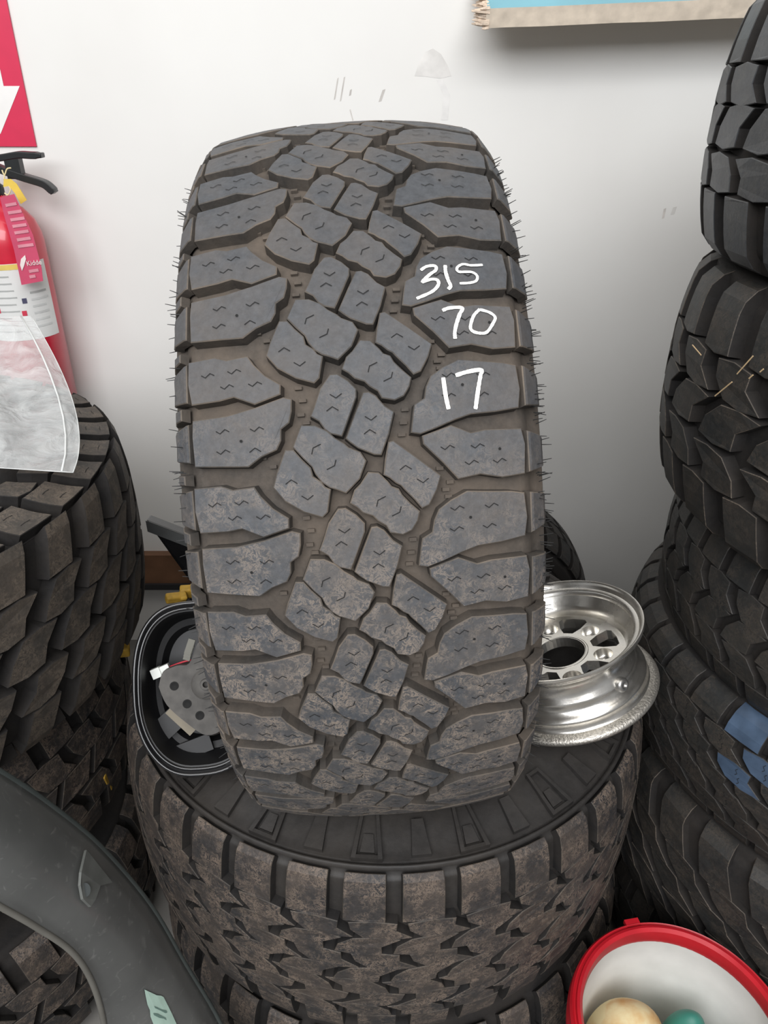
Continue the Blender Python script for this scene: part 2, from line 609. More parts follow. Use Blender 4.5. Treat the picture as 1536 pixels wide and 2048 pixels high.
STROKES = [
([(61.1,378.3),(66.4,382.1),(73.5,382.6),(73.8,378.3),(68.5,374),(61.6,366.6),(68.8,369),(74.3,368.2),(74.6,363.2),(68.5,356.7),(55.5,350.6)],2.9),
([(82.4,383.6),(82.1,376.7),(83.5,368.3),(85.1,362.5),(82.7,359.2)],3.2),
([(115.3,385.5),(105,384.2),(97.9,385.1),(92.5,381.3),(93.5,377),(104.3,377.2),(109,373.6),(107.7,368.4),(101.7,366),(93.1,365.2)],2.5),
([(76.1,338.9),(82.5,341.3),(93,341.4),(90.4,335.5),(86.8,326.3),(84.8,318.7),(84.7,313.2)],3.2),
([(108.2,340.6),(102.2,334.2),(98.5,324.1),(100.2,319.9),(106.4,318.2),(112.2,319.4),(117.9,327),(120.7,333.4),(116.1,337.8),(108.1,340.2)],2.8),
([(72.1,280),(73.1,264.6),(74.7,253.5)],3.7),
([(82.5,281.4),(93.1,284.4),(104.3,285.7),(103.2,280.7),(100.1,268),(96.9,252.7)],3.5),
]


def build_main_tyre():
    R = .436
    NP = 25
    pat = []
    names = {'LA': 'shoulder_block', 'LB': 'shoulder_block', 'RA': 'shoulder_block', 'RB': 'shoulder_block'}
    code = {'~': '~', 'A': 'A', 'V': 'V', '/': '/', 'b': '\\', 'o': 'hole'}
    for k, (poly, sp, ch) in TRACE.items():
        sip = [(x * MM, y * MM, code[c]) for (x, y), c in zip(sp, ch)]
        pat.append((names.get(k, 'tread_block'), [(x * MM, y * MM) for x, y in poly], sip, 0))
    # lugs wrapping over the shoulders down the sidewalls
    for sg, (v0, v1, d) in ((-1, (276, 309, 0)), (-1, (224, 256, .0)), (1, (256, 290, 0)), (1, (199, 233, 0))):
        pat.append(('side_lug', [(sg * .1415, v0 * MM), (sg * .1415, v1 * MM), (sg * .172, (v1 - 4) * MM), (sg * .178, (v1 - 14) * MM), (sg * .172, (v0 + 4) * MM)], [], -.004))
    for sg, (v0, v1) in ((-1, (262, 271)), (-1, (315, 322))):
        pat.append(('side_lug', [(sg * .150, v0 * MM), (sg * .150, v1 * MM), (sg * .184, (v1 + 2) * MM), (sg * .184, (v0 + 1) * MM)], [], -.004))
    # low stone-ejector ledges in the zigzag grooves
    C0 = (-0.0227, 0.9293, 1.0817)
    root, prof, off = make_tyre('tread_tyre', 'large worn all-terrain tyre standing upright with 315 70 17 painted in white',
                                R, .138, .160, .216, C0, (0, -.0525, .0358), pat, NP, (M_TREAD, M_EDGE, M_GROOVE, M_FLANK_SHADE),
                                depth=.0115, s_end=.172, individual='all', nseg=150)
    # small ledges
    led = MB()
    r2 = random.Random(3)
    zig = [(-56, 209), (-72, 216), (-80, 224), (-46, 258), (-44, 270), (-47, 281), (36, 236), (38, 246), (40, 257), (70, 188), (74, 194), (72, 182), (66, 206), (-42, 251)]
    for k in range(NP):
        th = 2 * math.pi * k / NP
        for (s, v) in zig:
            a = 3.0; b = 1.5
            P = [(s - a, v - b), (s + a, v - b), (s + a, v + b), (s - a, v + b)]
            vv = [prof.xyz(x * MM, y * MM + th * R, -.0085) for x, y in P] + [prof.xyz(x * MM, y * MM + th * R, -.0125) for x, y in P]
            led.add(vv, [(0, 1, 2, 3), (0, 4, 5, 1), (1, 5, 6, 2), (2, 6, 7, 3), (3, 7, 4, 0)])
    o = led.build('groove_ledges', M_GROOVE, root, fix=True); o.location = off; o['kind'] = 'stuff'
    # white paint-marker figures
    for pts, w in STROKES:
        P = [Vector((p.x * MM, p.y * MM)) for p in spline([Vector(q) for q in pts], 7)]
        b = MB(); n = len(P); vs = []
        for i, p in enumerate(P):
            t = (P[min(i + 1, n - 1)] - P[max(i - 1, 0)]).normalized()
            ww = w * MM * (.42 + .1 * r2.random()) * (1 if 0 < i < n - 1 else .8)
            q = Vector((-t.y, t.x)) * ww
            for side in (-1, 1):
                vs.append(prof.xyz((p + q * side).x, (p + q * side).y, .0007))
        b.add(vs, [(2 * i, 2 * i + 2, 2 * i + 3, 2 * i + 1) for i in range(n - 1)])
        o = b.build('painted_figure', M_CHALK, root); o.location = off
        o['label'] = 'white paint marker numeral'
    # moulding whiskers along both shoulders
    hb = MB()
    for i in range(230):
        sg = r2.choice((-1, 1, 1))
        s = sg * r2.uniform(.150, .182)
        v = r2.uniform(-.3, 1.05) * R * 1.25
        p0 = Vector(prof.xyz(s, v, -.004)); p1 = Vector(prof.xyz(s, v, r2.uniform(.003, .0075)))
        p1 += Vector((sg * .001, r2.uniform(-.003, .003), r2.uniform(-.003, .003)))
        hb.tube([p0, (p0 + p1) / 2, p1], [.0005, .00045, .0003], 3)
    o = hb.build('moulding_whiskers', M_HAIR, root); o.location = off; o['kind'] = 'stuff'
    return root


# ---- tread patterns of the other tyres: rows (s0, s1, v0, v1, skew, zig)
def rowpat(rows, pitch, mirror=True, sip=None):
    out = []
    for row in rows:
        nm, s0, s1, v0, v1, sk, zg = row[:7]
        kind = row[7] if len(row) > 7 else None
        sgs = (1, -1) if mirror and not (s0 < 0 < s1) else (1,)
        for sg in sgs:
            sh = 0 if sg == 1 else pitch * .47
            sm = (s0 + s1) / 2
            q = lambda s, v: (sg * s, (sg * v) * pitch + sh)
            P = [q(s0, v0), q(sm, v0 + sk / 2 + zg), q(s1, v0 + sk), q(s1 + (.004 if zg else 0), (v0 + v1) / 2 + sk), q(s1, v1 + sk), q(sm, v1 + sk / 2 + zg * .6), q(s0, v1), q(s0 - (.004 if zg else 0), (v0 + v1) / 2)]
            sips = []
            if kind:
                vm = (v0 + v1) / 2 + sk / 2
                for f in (-.22, .22):
                    a = q(sm + f * (s1 - s0), vm + f * .2)
                    sips.append((a[0], a[1], kind))
            out.append((nm, P, sips, 0))
    return out


def build_tyres():
    two = 2 * math.pi
    # --- tyre under the upright one: mud tyre lying flat, two high
    R, NP = .420, 36
    p = two * R / NP
    mud = rowpat([
        ('shoulder_lug', .104, .172, .0, .70, .0, .0),
        ('tread_block', .076, .100, .55, 1.36, .25, .14),
        ('tread_block', .046, .072, .05, .84, -.3, .16),
        ('tread_block', .016, .042, .45, 1.26, .3, .14),
        ('tread_block', -.014, .012, .1, .88, -.3, .12),
    ], p)
    mud2 = rowpat([('shoulder_lug', .068, .134, .0, .68, .0, .0), ('tread_block', .030, .064, .5, 1.3, .25, .12), ('tread_block', -.012, .026, .05, .84, -.3, .12)], p)
    for i, (zc, lab) in enumerate(((.575, 'muddy worn mud-terrain tyre lying flat under the upright tyre'), (.244, 'mud-terrain tyre at the bottom of the stack under the upright tyre'))):
        root, prof, off = make_tyre('stacked_tyre', lab, R, .155 if i == 0 else .118, .185 if i == 0 else .144, .215, (0.0 if i == 0 else .012, .955, zc),
                                    (0, -math.pi / 2 + (.012 if i == 0 else 0), 0), mud if i == 0 else mud2, NP, (M_BG[3], M_BG[0], M_CARC), depth=.014, crown=.014, sh=.018, s_end=.174 if i == 0 else .138,
                                    group='tyres in the stack under the upright tyre', minpx=9)
        if i == 0:
            # moulded bars and open frames around the upper sidewall
            bar, frm = MB(), MB()
            def solid(b, P, h):
                n = len(P)
                vs = [prof.xyz(s, v, h) for s, v in P] + [prof.xyz(s, v, -.003) for s, v in P]
                b.add(vs, [tuple(range(n))] + [(k, (k + 1) % n, (k + 1) % n + n, k + n) for k in range(n)])
            solid(bar, [(0.19, -.013), (0.19, .013), (0.212, .011), (0.234, .009), (0.234, -.009), (0.212, -.011)], .0065)
            for P in ([(0.186, -.021), (0.186, -.015), (0.246, -.009), (0.246, -.014)], [(0.186, .015), (0.186, .021), (0.246, .014), (0.246, .009)], [(0.186, -.015), (0.186, .015), (0.191, .015), (0.191, -.015)], [(0.242, -.009), (0.242, .009), (0.246, .009), (0.246, -.009)]):
                solid(frm, P, .0065)
            solid(frm, [(0.196, -.010), (0.196, .010), (0.218, .007), (0.218, -.007)], .003)
            mb = bar.mesh('sidewall_bar'); mf = frm.mesh('sidewall_frame')
            for me in (mb, mf):
                b = bmesh.new(); b.from_mesh(me); bmesh.ops.recalc_face_normals(b, faces=b.faces); b.to_mesh(me); b.free()
                me.materials.append(M_SIDE)
            for k in range(36):
                o = link_shared('sidewall_bar' if k % 2 else 'sidewall_frame', mb if k % 2 else mf, root)
                o.location = off; o.rotation_euler = (-two * k / 36 - .06, 0, 0)
            ringb = MB()
            n0 = prof.pt(.1785, .004); n1 = prof.pt(.181, .004); n2 = prof.pt(.176, -.003); n3 = prof.pt(.184, -.003)
            ringb.lathe([(n2[1], n2[0]), (n0[1], n0[0]), (n1[1], n1[0]), (n3[1], n3[0])], 120, 'X')
            o = ringb.build('rim_guard_ring', M_SIDE, root, smooth=True, fix=True); o.location = off
            # bare upper sidewall skin between the bars and the bead
            for ch in root.children:
                if ch.name.startswith('carcass'):
                    ch.data.materials.clear(); ch.data.materials.append(M_SIDE)

    # --- left-hand stack: three tyres lying flat
    R, NP = .425, 34
    p = two * R / NP
    left = rowpat([
        ('shoulder_block', .147, .192, .0, .70, .20, .0, '|'),
        ('shoulder_block', .198, .232, .32, .92, .20, .05),
        ('shoulder_lug', .080, .140, .05, .58, -.30, .0),
        ('tread_block', .032, .074, .25, .86, -.40, .10),
        ('tread_block', -.020, .026, .05, .70, -.40, .08),
    ], p)
    make_tyre('lugged_tyre', 'off-road tyre with heavy side lugs lying below the fire extinguisher, topmost of its stack', R, .132, .160, .216, (-.792, .90, .962), (0, -math.pi / 2 + .01, 0), left, NP,
              (M_BG[0], M_CARC, M_CARC), depth=.019, crown=.012, s_end=.236, sh=.014, group='tyres in the stack below the extinguisher')
    R, NP = .40, 34
    p = two * R / NP
    lu = rowpat([
        ('shoulder_lug', .078, .150, .0, .68, .1, .0),
        ('tread_block', .030, .073, .2, .95, .3, .1),
        ('tread_block', -.018, .025, .0, .8, -.25, .0),
    ], p)
    for i, (zc, xx, lab) in enumerate(((.643, -.838, 'dusty tyre lying between two others in the stack below the fire extinguisher'), (.322, -.85, 'tyre at the floor end of the stack below the fire extinguisher'))):
        make_tyre('flat_tyre', lab, R, .125, .156, .205, (xx, .91, zc - (.0 if i == 0 else .062)), (0, -math.pi / 2, 0), lu, NP, (M_BG[3], M_BG[0], M_CARC), depth=.012, crown=.012, sh=.02,
                  group='tyres in the stack below the extinguisher', spin=.3 * i, nseg=72)

    # --- right-hand stack, top to bottom
    cx, cy = .838, .935

    def flat(label, R, wt, w, zc, NP, rows, mats, dx=0, dy=0, tilt=0, spin=0, crown=.016, sh=.024, depth=.012, yaw=0):
        p = two * R / NP
        return make_tyre('piled_tyre', label, R, wt, w, .205, (cx + dx, cy + dy, zc), (0, -math.pi / 2 + tilt, yaw), rowpat(rows, p), NP, mats, depth=depth, crown=crown, sh=sh,
                         group='tyres in the tall stack', spin=spin, nseg=84)
    flat('bluish black tyre on top of the tall tyre stack beside the wall board', .415, .125, .145, 1.500, 30, [
        ('shoulder_lug', .068, .165, .0, .62, .05, .0),
        ('shoulder_lug', .168, .196, .10, .55, .0, .0),
        ('tread_block', .028, .062, .15, .90, .2, .12),
        ('tread_block', -.016, .022, .45, 1.2, -.3, .12),
    ], (M_BG[2], M_BG[2], M_CARC), dx=-.032, tilt=.02)
    flat('wide knobbly tyre second from the top of the tall tyre stack', .425, .140, .165, 1.192, 28, [
        ('shoulder_lug', .082, .178, .0, .58, .10, .04),
        ('tread_block', .034, .075, .2, .85, .3, .16),
        ('tread_block', -.020, .026, .5, 1.2, -.35, .16),
    ], (M_BG[1], M_BG[0], M_CARC), dx=-.018, spin=.05, depth=.018)
    flat('narrow tyre with muddy small blocks third from the top of the tall tyre stack', .385, .094, .115, .913, 40, [
        ('shoulder_lug', .064, .122, .0, .74, .1, .0),
        ('tread_block', .024, .060, .2, .92, .35, .14),
        ('tread_block', -.018, .020, .6, 1.35, -.35, .14),
    ], (M_BG[1], M_BG[1], M_CARC), dx=-.01, spin=.1, tilt=.0)
    r4 = flat('tyre with hexagon blocks and ribbed shoulder fourth from the top of the tall tyre stack', .432, .092, .112, .688, 40, [
        ('shoulder_lug', .076, .150, .0, .80, .0, .0),
        ('tread_block', .044, .071, .2, .98, .3, .16, '~'),
        ('tread_block', .012, .039, .65, 1.43, .3, .16, '~'),
        ('tread_block', -.014, .007, .1, .88, .3, .16),
    ], (M_BG[1], M_BG[1], M_CARC), spin=.02, crown=.014, sh=.03, dx=.016, dy=.03)
    root4, prof4, off4 = r4
    # a few blocks of it are tinted blue
    blue = plain('blue_tint', (.055, .085, .135), .3, var=.35)
    bpy.context.view_layer.update()
    c4 = Vector((cx + .016, cy + .03, .688))
    for ch in root4.children:
        if ch.name.startswith(('tread_block', 'shoulder_lug')):
            me = ch.data
            cc = sum((v.co for v in me.vertices), Vector()) / len(me.vertices)
            pr = project(ch.matrix_world @ cc)
            if pr and 1452 < pr[0] < 1580 and 1425 + (1536 - pr[0]) * .35 < pr[1] < 1590:
                ch.material_slots[0].link = 'OBJECT'; ch.material_slots[0].material = blue
                ch['label'] = 'block tinted blue'
    flat('dark tyre with wavy blocks fifth from the top of the tall tyre stack', .415, .124, .144, .432, 30, [
        ('shoulder_lug', .070, .160, .0, .64, .35, .1),
        ('tread_block', .026, .066, .25, .95, .5, .14),
        ('tread_block', -.018, .022, .5, 1.2, .5, .12),
    ], (M_BG[1], M_BG[0], M_CARC), spin=.07)
    flat('dark tyre on the floor at the bottom of the tall tyre stack', .40, .076, .092, .194, 36, [
        ('shoulder_lug', .046, .110, .0, .7, .2, .0),
        ('tread_block', .004, .042, .2, .9, .3, .1),
    ], (M_BG[1], M_BG[1], M_CARC))

    # --- tyre standing against the wall behind the wheel
    R, NP = .275, 34
    p = two * R / NP
    bk = rowpat([
        ('shoulder_block', .050, .118, .0, .72, .1, .0),
        ('tread_block', .008, .045, .3, .95, .3, .1),
    ], p)
    make_tyre('rear_tyre', 'dark tyre standing against the wall behind the aluminium wheel', R, .10, .118, .16, (.255, 1.642, FLOOR + .275), (0, 0, math.pi / 2), bk, NP,
              (M_BG[1], M_BG[1], M_CARC), depth=.014, nseg=64)


# ------------------------------------------------------------------ aluminium wheel
def build_wheel():
    m, nt, p = nodes_of('cast_aluminium')
    geo = N(nt, 'ShaderNodeNewGeometry')
    n1 = N(nt, 'ShaderNodeTexNoise', Scale=25.0, Detail=6.0)
    n2 = N(nt, 'ShaderNodeTexNoise', Scale=260.0, Detail=4.0)
    for n in (n1, n2): nt.links.new(geo.outputs['Position'], n.inputs['Vector'])
    nt.links.new(mixc(nt, ramp(nt, n1.outputs['Fac'], .35, .7), (.72, .69, .63), (.88, .86, .82)), p.inputs['Base Color'])
    p.inputs['Metallic'].default_value = .95
    r = N(nt, 'ShaderNodeMapRange'); r.inputs['To Min'].default_value = .14; r.inputs['To Max'].default_value = .38
    nt.links.new(n1.outputs['Fac'], r.inputs['Value']); nt.links.new(r.outputs['Result'], p.inputs['Roughness'])
    b = N(nt, 'ShaderNodeBump', Strength=.12, Distance=.0006)
    nt.links.new(n2.outputs['Fac'], b.inputs['Height']); nt.links.new(b.outputs['Normal'], p.inputs['Normal'])
    alu = m
    rough = plain('pitted_flange', (.58, .55, .50), .45, .9, var=.25, scale=300, bump=.6)

    base = Vector((.277, .852, .768))
    axis = Vector((-.030, .012, .10)).normalized()
    q = Vector((0, 0, 1)).rotation_difference(axis)
    root = empty('alloy_wheel', base, q.to_euler())
    tag(root, 'small silver aluminium wheel without a tyre lying on the flat mud tyre', 'wheel')
    # barrel, both faces closed into one wall
    H = .108
    outer = [(.125, .0), (.129, .0015), (.1305, .005), (.129, .0085), (.124, .010), (.119, .0115), (.1165, .016), (.1155, .024), (.1165, .026), (.1155, .029), (.111, .032), (.106, .036), (.1035, .042), (.1045, .046), (.1035, .050), (.0995, .055), (.098, .064), (.0985, .074), (.102, .080), (.107, .084), (.1085, .089), (.1095, .096), (.113, .0985), (.120, .0995), (.1245, .101), (.126, .1045), (.125, H)]
    inner = [(.122, H - .001), (.119, .103), (.116, .097), (.108, .090), (.106, .084), (.099, .078), (.096, .070), (.093, .060), (.092, .045), (.095, .034), (.104, .024), (.110, .014), (.118, .006), (.124, .001)]
    bar = MB().lathe(outer + inner, 96, 'Z', closed=True)
    autosmooth(bar.build('barrel', alu, root, fix=True), 55)
    fl = MB().lathe([(.1185, .0122), (.124, .0108), (.1292, .0093), (.1312, .0052), (.1297, .0010), (.125, -.0006)], 96, 'Z')
    autosmooth(fl.build('flange_lip', rough, root, fix=True), 60)
    # centre disc with six windows, six lug holes and the hub bore
    bm = bmesh.new()

    def loop(pts):
        vs = [bm.verts.new((x, y, 0)) for x, y in pts]
        return [bm.edges.new((vs[i], vs[(i + 1) % len(vs)])) for i in range(len(vs))]
    edges = loop([(.0945 * math.cos(a), .0945 * math.sin(a)) for a in (2 * math.pi * i / 72 for i in range(72))])
    edges += loop([(.036 * math.cos(a), .036 * math.sin(a)) for a in (2 * math.pi * i / 40 for i in range(40))])
    A0 = math.radians(64)
    for k in range(6):
        a = A0 + k * math.pi / 3
        win = []
        # trapezoid window with rounded corners, wide end outwards
        raw = [(.047, -.007), (.047, .007), (.060, .0160), (.077, .0220), (.083, .018), (.085, 0), (.083, -.018), (.077, -.0220), (.060, -.0160)]
        for rr, t in raw:
            x, y = rr, t
            win.append((x * math.cos(a) - y * math.sin(a), x * math.sin(a) + y * math.cos(a)))
        edges += loop(win)
        b2 = a + math.pi / 6
        c = (.063 * math.cos(b2), .063 * math.sin(b2))
        edges += loop([(c[0] + .0138 * math.cos(t), c[1] + .0138 * math.sin(t)) for t in (2 * math.pi * i / 20 for i in range(20))])
    bmesh.ops.triangle_fill(bm, use_beauty=True, edges=edges)
    for f in bm.faces:
        if f.normal.z < 0: f.normal_flip()
    # drop faces that fill the holes
    kill = []
    for f in bm.faces:
        c = f.calc_center_median()
        if c.length < .0355: kill.append(f); continue
        for k in range(6):
            a = A0 + k * math.pi / 3
            b2 = a + math.pi / 6
            if (Vector((c.x, c.y)) - Vector((.063 * math.cos(b2), .063 * math.sin(b2)))).length < .0134: kill.append(f); break
            x = c.x * math.cos(a) + c.y * math.sin(a); y = -c.x * math.sin(a) + c.y * math.cos(a)
            if .047 < x < .0848:
                wv = np.interp(x, [.047, .060, .077, .083, .085], [.007, .0160, .0220, .018, 0])
                if abs(y) < wv - 1e-5: kill.append(f); break
    bmesh.ops.delete(bm, geom=list(set(kill)), context='FACES')
    r = bmesh.ops.extrude_face_region(bm, geom=bm.faces[:])
    bmesh.ops.translate(bm, verts=[v for v in r['geom'] if isinstance(v, bmesh.types.BMVert)], vec=(0, 0, -.016))
    bmesh.ops.recalc_face_normals(bm, faces=bm.faces)
    me = bpy.data.meshes.new('centre_disc'); bm.to_mesh(me); bm.free()
    disc = link_mesh('centre_disc', me, [alu], root); disc.location = (0, 0, .062)
    # lug seats inside the lug holes
    for k in range(6):
        b2 = A0 + k * math.pi / 3 + math.pi / 6
        s = MB().lathe([(.0138, .0), (.0130, -.013), (.0095, -.0145), (.0065, -.0145), (.006, -.02), (0, -.02)], 20, 'Z')
        o = s.build('lug_seat', alu, root, smooth=True, fix=True); o.location = (.063 * math.cos(b2), .063 * math.sin(b2), .062)
    MB().lathe([(.0365, .062), (.039, .0635), (.041, .062)], 48, 'Z').build('hub_lip', alu, root, smooth=True)
    # valve boss on the drop centre
    v = MB().lathe([(.0, .004), (.003, .004), (.0035, .007), (.0085, .006), (.0105, .003), (.0105, -.004)], 20, 'Z').build('valve_boss', plain('dull_metal', (.45, .44, .42), .35, .9), root, smooth=True)
    a = math.radians(-52)
    v.location = (.1045 * math.cos(a), .1045 * math.sin(a), .046)
    v.rotation_euler = Vector((math.cos(a), math.sin(a), .15)).to_track_quat('Z', 'Y').to_euler()


# ------------------------------------------------------------------ mirror housing
def outline(hw, hh, n=64, e=2.7, skew=0):
    out = []
    for i in range(n):
        t = 2 * math.pi * i / n
        c, s = math.cos(t), math.sin(t)
        x = hw * math.copysign(abs(c) ** (2 / e), c); y = hh * math.copysign(abs(s) ** (2 / e), s)
        # lower left corner sweeps round more than the top
        if y < 0 and x < 0: x *= 1 - .16 * (y / hh) ** 2
        x += skew * y
        out.append(Vector((x, y, 0)))
    return out


def build_mirror():
    black = plain('gloss_black_plastic', (.010, .010, .011), .22, var=.3, coat=.4)
    matt = plain('matt_black_plastic', (.009, .009, .010), .5)
    grey = plain('dusty_grey_plastic', (.075, .070, .064), .65, var=.3, scale=60, bump=.2)
    bot, top = at(415, 1550, .672), at(405, 1203, .80)
    up = (top - bot); hh = up.length / 2
    up.normalize()
    right = Vector((1, 0.10, 0)); right = (right - up * right.dot(up)).normalized()
    nrm = right.cross(up)          # towards the camera
    c = (bot + top) / 2
    rot = Matrix((right, up, nrm)).transposed().to_euler()
    root = empty('mirror_housing', bot + Vector((-.010, 0, 0)), rot)
    tag(root, 'black plastic car side mirror housing without glass, left of the upright tyre', 'mirror housing')
    off = Vector((0, hh, 0))
    hw = .080
    rings = []
    prof = [(1.0, .0), (1.0, .004), (.97, .0055), (.945, .003), (.945, -.004), (.925, -.006), (.915, .0005), (.89, .0), (.875, -.01), (.86, -.035), (.80, -.052), (.72, -.055), (.70, -.062), (.66, -.078)]
    for k, z in prof:
        rings.append([v * k + Vector((0, 0, z)) for v in outline(hw, hh)])
    inner = MB()
    n = 64
    vs = [v for r in rings for v in r]
    inner.add(vs, [(i * n + j, i * n + (j + 1) % n, (i + 1) * n + (j + 1) % n, (i + 1) * n + j) for i in range(len(rings) - 1) for j in range(n)] + [tuple(range((len(rings) - 1) * n, len(rings) * n))], 0)
    o = inner.build('inner_tray', matt, root, smooth=True, fix=True); autosmooth(o, 45); o.location = off
    shell = MB(); rings = []
    for k, z in [(1.0, .0), (1.012, -.004), (1.0, -.02), (.96, -.045), (.86, -.07), (.68, -.088), (.35, -.098), (.02, -.10)]:
        rings.append([v * k + Vector((0, 0, z)) for v in outline(hw, hh)])
    vs = [v for r in rings for v in r]
    shell.add(vs, [(i * n + j, (i + 1) * n + j, (i + 1) * n + (j + 1) % n, i * n + (j + 1) % n) for i in range(len(rings) - 1) for j in range(n)])
    o = shell.build('outer_shell', black, root, smooth=True); o.location = off
    for k, rr, z in ((.985, .0028, .0045), (.925, .0022, .0025)):
        L = [v * k + Vector((0, 0, z)) for v in outline(hw, hh, 72)]
        rim = MB().tube(L + [L[0]], rr, 8, cap=False)
        o = rim.build('rim_lip', black, root, smooth=True); o.location = off
    # motor carrier: lobed grey plate with holes and a boss
    bm = bmesh.new()
    pl = [Vector((x, y)) for x, y in ((-.040, .004), (-.034, .022), (-.016, .030), (.0, .032), (.012, .058), (.024, .055), (.020, .034), (.036, .036), (.048, .02), (.05, -.02), (.044, -.052), (.020, -.062), (-.006, -.044), (-.030, -.020))]
    pl = [Vector((p.x, p.y)) for p in spline(pl + [pl[0]], 4)][:-1]
    mo = MB()
    nn = len(pl)
    mo.add([(p.x, p.y, .020) for p in offset_loop(pl[::-1], 0)[::-1]] + [(p.x * 1.04, p.y * 1.04, .012) for p in pl] + [(p.x * 1.06, p.y * 1.06, -.012) for p in pl],
           [tuple(range(nn))] + [(i, i + nn, (i + 1) % nn + nn, (i + 1) % nn) for i in range(nn)] + [(i + nn, i + 2 * nn, (i + 1) % nn + 2 * nn, (i + 1) % nn + nn) for i in range(nn)])
    o = mo.build('motor_carrier', grey, root, fix=True); autosmooth(o, 35)
    o.location = off + Vector((-.012, -.002, -.034)); car = o
    bossm = MB().lathe([(.020, .0), (.020, .004), (.017, .006), (.008, .006), (.007, .010), (.004, .010), (.004, .004)], 28, 'Z')
    o = bossm.build('motor_boss', grey, car, smooth=True); autosmooth(o, 40); o.location = (.022, .004, .019)
    hole = plain('screw_hole', (.004, .004, .004), .8)
    for x, y in ((-.020, .004), (-.004, -.020), (.030, .026), (.012, -.036)):
        h = MB().lathe([(.0058, .0012), (.0052, .0016), (.004, .0008), (.0, .0006)], 14, 'Z').build('screw_hole', hole, car, smooth=True)
        h.location = (x, y, .0198)
    cl = MB()
    for i in range(3): cl.box((.001 * i, .046 + .004 * i, .021 + .001 * i), (.009, .02, .004), M=Matrix.Rotation(-.35, 3, 'Z'))
    cl.build('cable_clip', plain('olive_metal', (.12, .115, .09), .5), car)
    # connector and wires
    con = MB().box((0, 0, 0), (.020, .011, .010)).box((-.008, 0, .001), (.012, .013, .012)).build('white_connector', plain('white_nylon', (.72, .74, .70), .5), root)
    con.location = off + Vector((-.050, .022, -.03)); con.rotation_euler = (.1, 0, .35)
    wr = MB().tube(spline([(-.040, .026, -.03), (-.02, .032, -.024), (.0, .034, -.03)], 6), .0012, 6).build('red_wire', plain('red_wire', (.5, .03, .05), .5), root, smooth=True)
    wr.location = off
    ow = MB().tube(spline([(.030, -.072, -.03), (.036, -.082, -.022), (.040, -.092, -.024), (.052, -.096, -.03)], 6), .0022, 6).build('orange_wire', plain('orange_wire', (.62, .22, .10), .5), root, smooth=True)
    ow.location = off
    tb = MB().box((0, 0, 0), (.012, .045, .003)).build('label_strip', plain('tan_strip', (.22, .19, .14), .6), root)
    tb.location = off + Vector((-.030, -.048, -.043)); tb.rotation_euler = (0, 0, .78)
    for x, y, w, h, a in ((-.015, -.085, .05, .022, .3), (.03, -.102, .06, .012, .05), (-.045, -.05, .03, .03, .7)):
        b = MB().box((0, 0, 0), (w, h, .012)).build('tray_rib', matt, root)
        b.location = off + Vector((x, y, -.05)); b.rotation_euler = (0, 0, a)

    # the mirror's mounting arm, a separate wedge of trim behind it
    A = [at(290, 1040, 1.16), at(440, 1098, 1.13), at(470, 1230, 1.10), at(430, 1222, 1.10), at(385, 1172, 1.12)]
    z0 = min(p.z for p in A)
    b = MB()
    back = [p + Vector((.0, .03, -.004)) for p in A]
    b.add(A + back, [(0, 1, 2, 3, 4)[::-1], (5, 6, 7, 8, 9)] + [(i, (i + 1) % 5, (i + 1) % 5 + 5, i + 5) for i in range(5)])
    arm = b.build('plastic_wedge', [black], None, fix=True)
    bv = arm.modifiers.new('round', 'BEVEL'); bv.width = .004; bv.segments = 2
    tag(arm, 'black plastic wedge sticking up between the lugged tyre and upright tyre', 'plastic trim')
    strip = MB().add([at(292, 1043, 1.155) + Vector((0, -.002, .003)), at(438, 1100, 1.125) + Vector((0, -.002, .003)), at(438, 1100, 1.125) + Vector((0, -.003, -.018)), at(294, 1050, 1.155) + Vector((0, -.003, -.012))], [(0, 3, 2, 1)]).build('trim_strip', plain('scuffed_grey_trim', (.12, .125, .125), .35), arm)

    # yellow foam bits lodged behind the housing
    yel = plain('yellow_plastic', (.50, .30, .04), .6, var=.25, scale=80)
    for i, (px, py, f, sx, sy, rz, lab) in enumerate(((240, 1300, .93, .030, .026, .3, 'yellow plastic clip wedged between the lugged tyre and mirror housing'), (352, 1195, 1.0, .034, .014, .5, 'yellow plastic clip lying behind the mirror housing rim'), (376, 1183, 1.02, .026, .022, .2, 'chunky yellow plastic clip beside the black plastic wedge'), (214, 1560, .85, .009, .050, .1, 'thin yellow strip hanging between the tyre stacks'))):
        p = at(px, py, f)
        b = MB().box((0, 0, 0), (sx, .014, sy)).box((sx * .3, -.002, sy * .35), (sx * .35, .018, sy * .5))
        o = b.build('yellow_clip', yel)
        o.location = p; o.rotation_euler = (.3, .4 * rz, rz)
        bv = o.modifiers.new('round', 'BEVEL'); bv.width = .003; bv.segments = 2
        tag(o, lab, 'clip')


# ------------------------------------------------------------------ extinguisher and sign
def text_mesh(name, body, size, mat, parent, extrude=0.0003):
    cu = bpy.data.curves.new(name, 'FONT')
    cu.body = body; cu.size = size; cu.extrude = extrude
    cu.align_x = 'CENTER'; cu.align_y = 'CENTER'
    t = bpy.data.objects.new(name + '_tmp', cu)
    COL.objects.link(t)
    bpy.context.view_layer.update()
    me = bpy.data.meshes.new_from_object(t.evaluated_get(bpy.context.evaluated_depsgraph_get()))
    bpy.data.objects.remove(t); bpy.data.curves.remove(cu)
    me.name = name
    me.materials.clear()
    return link_mesh(name, me, [mat], parent)


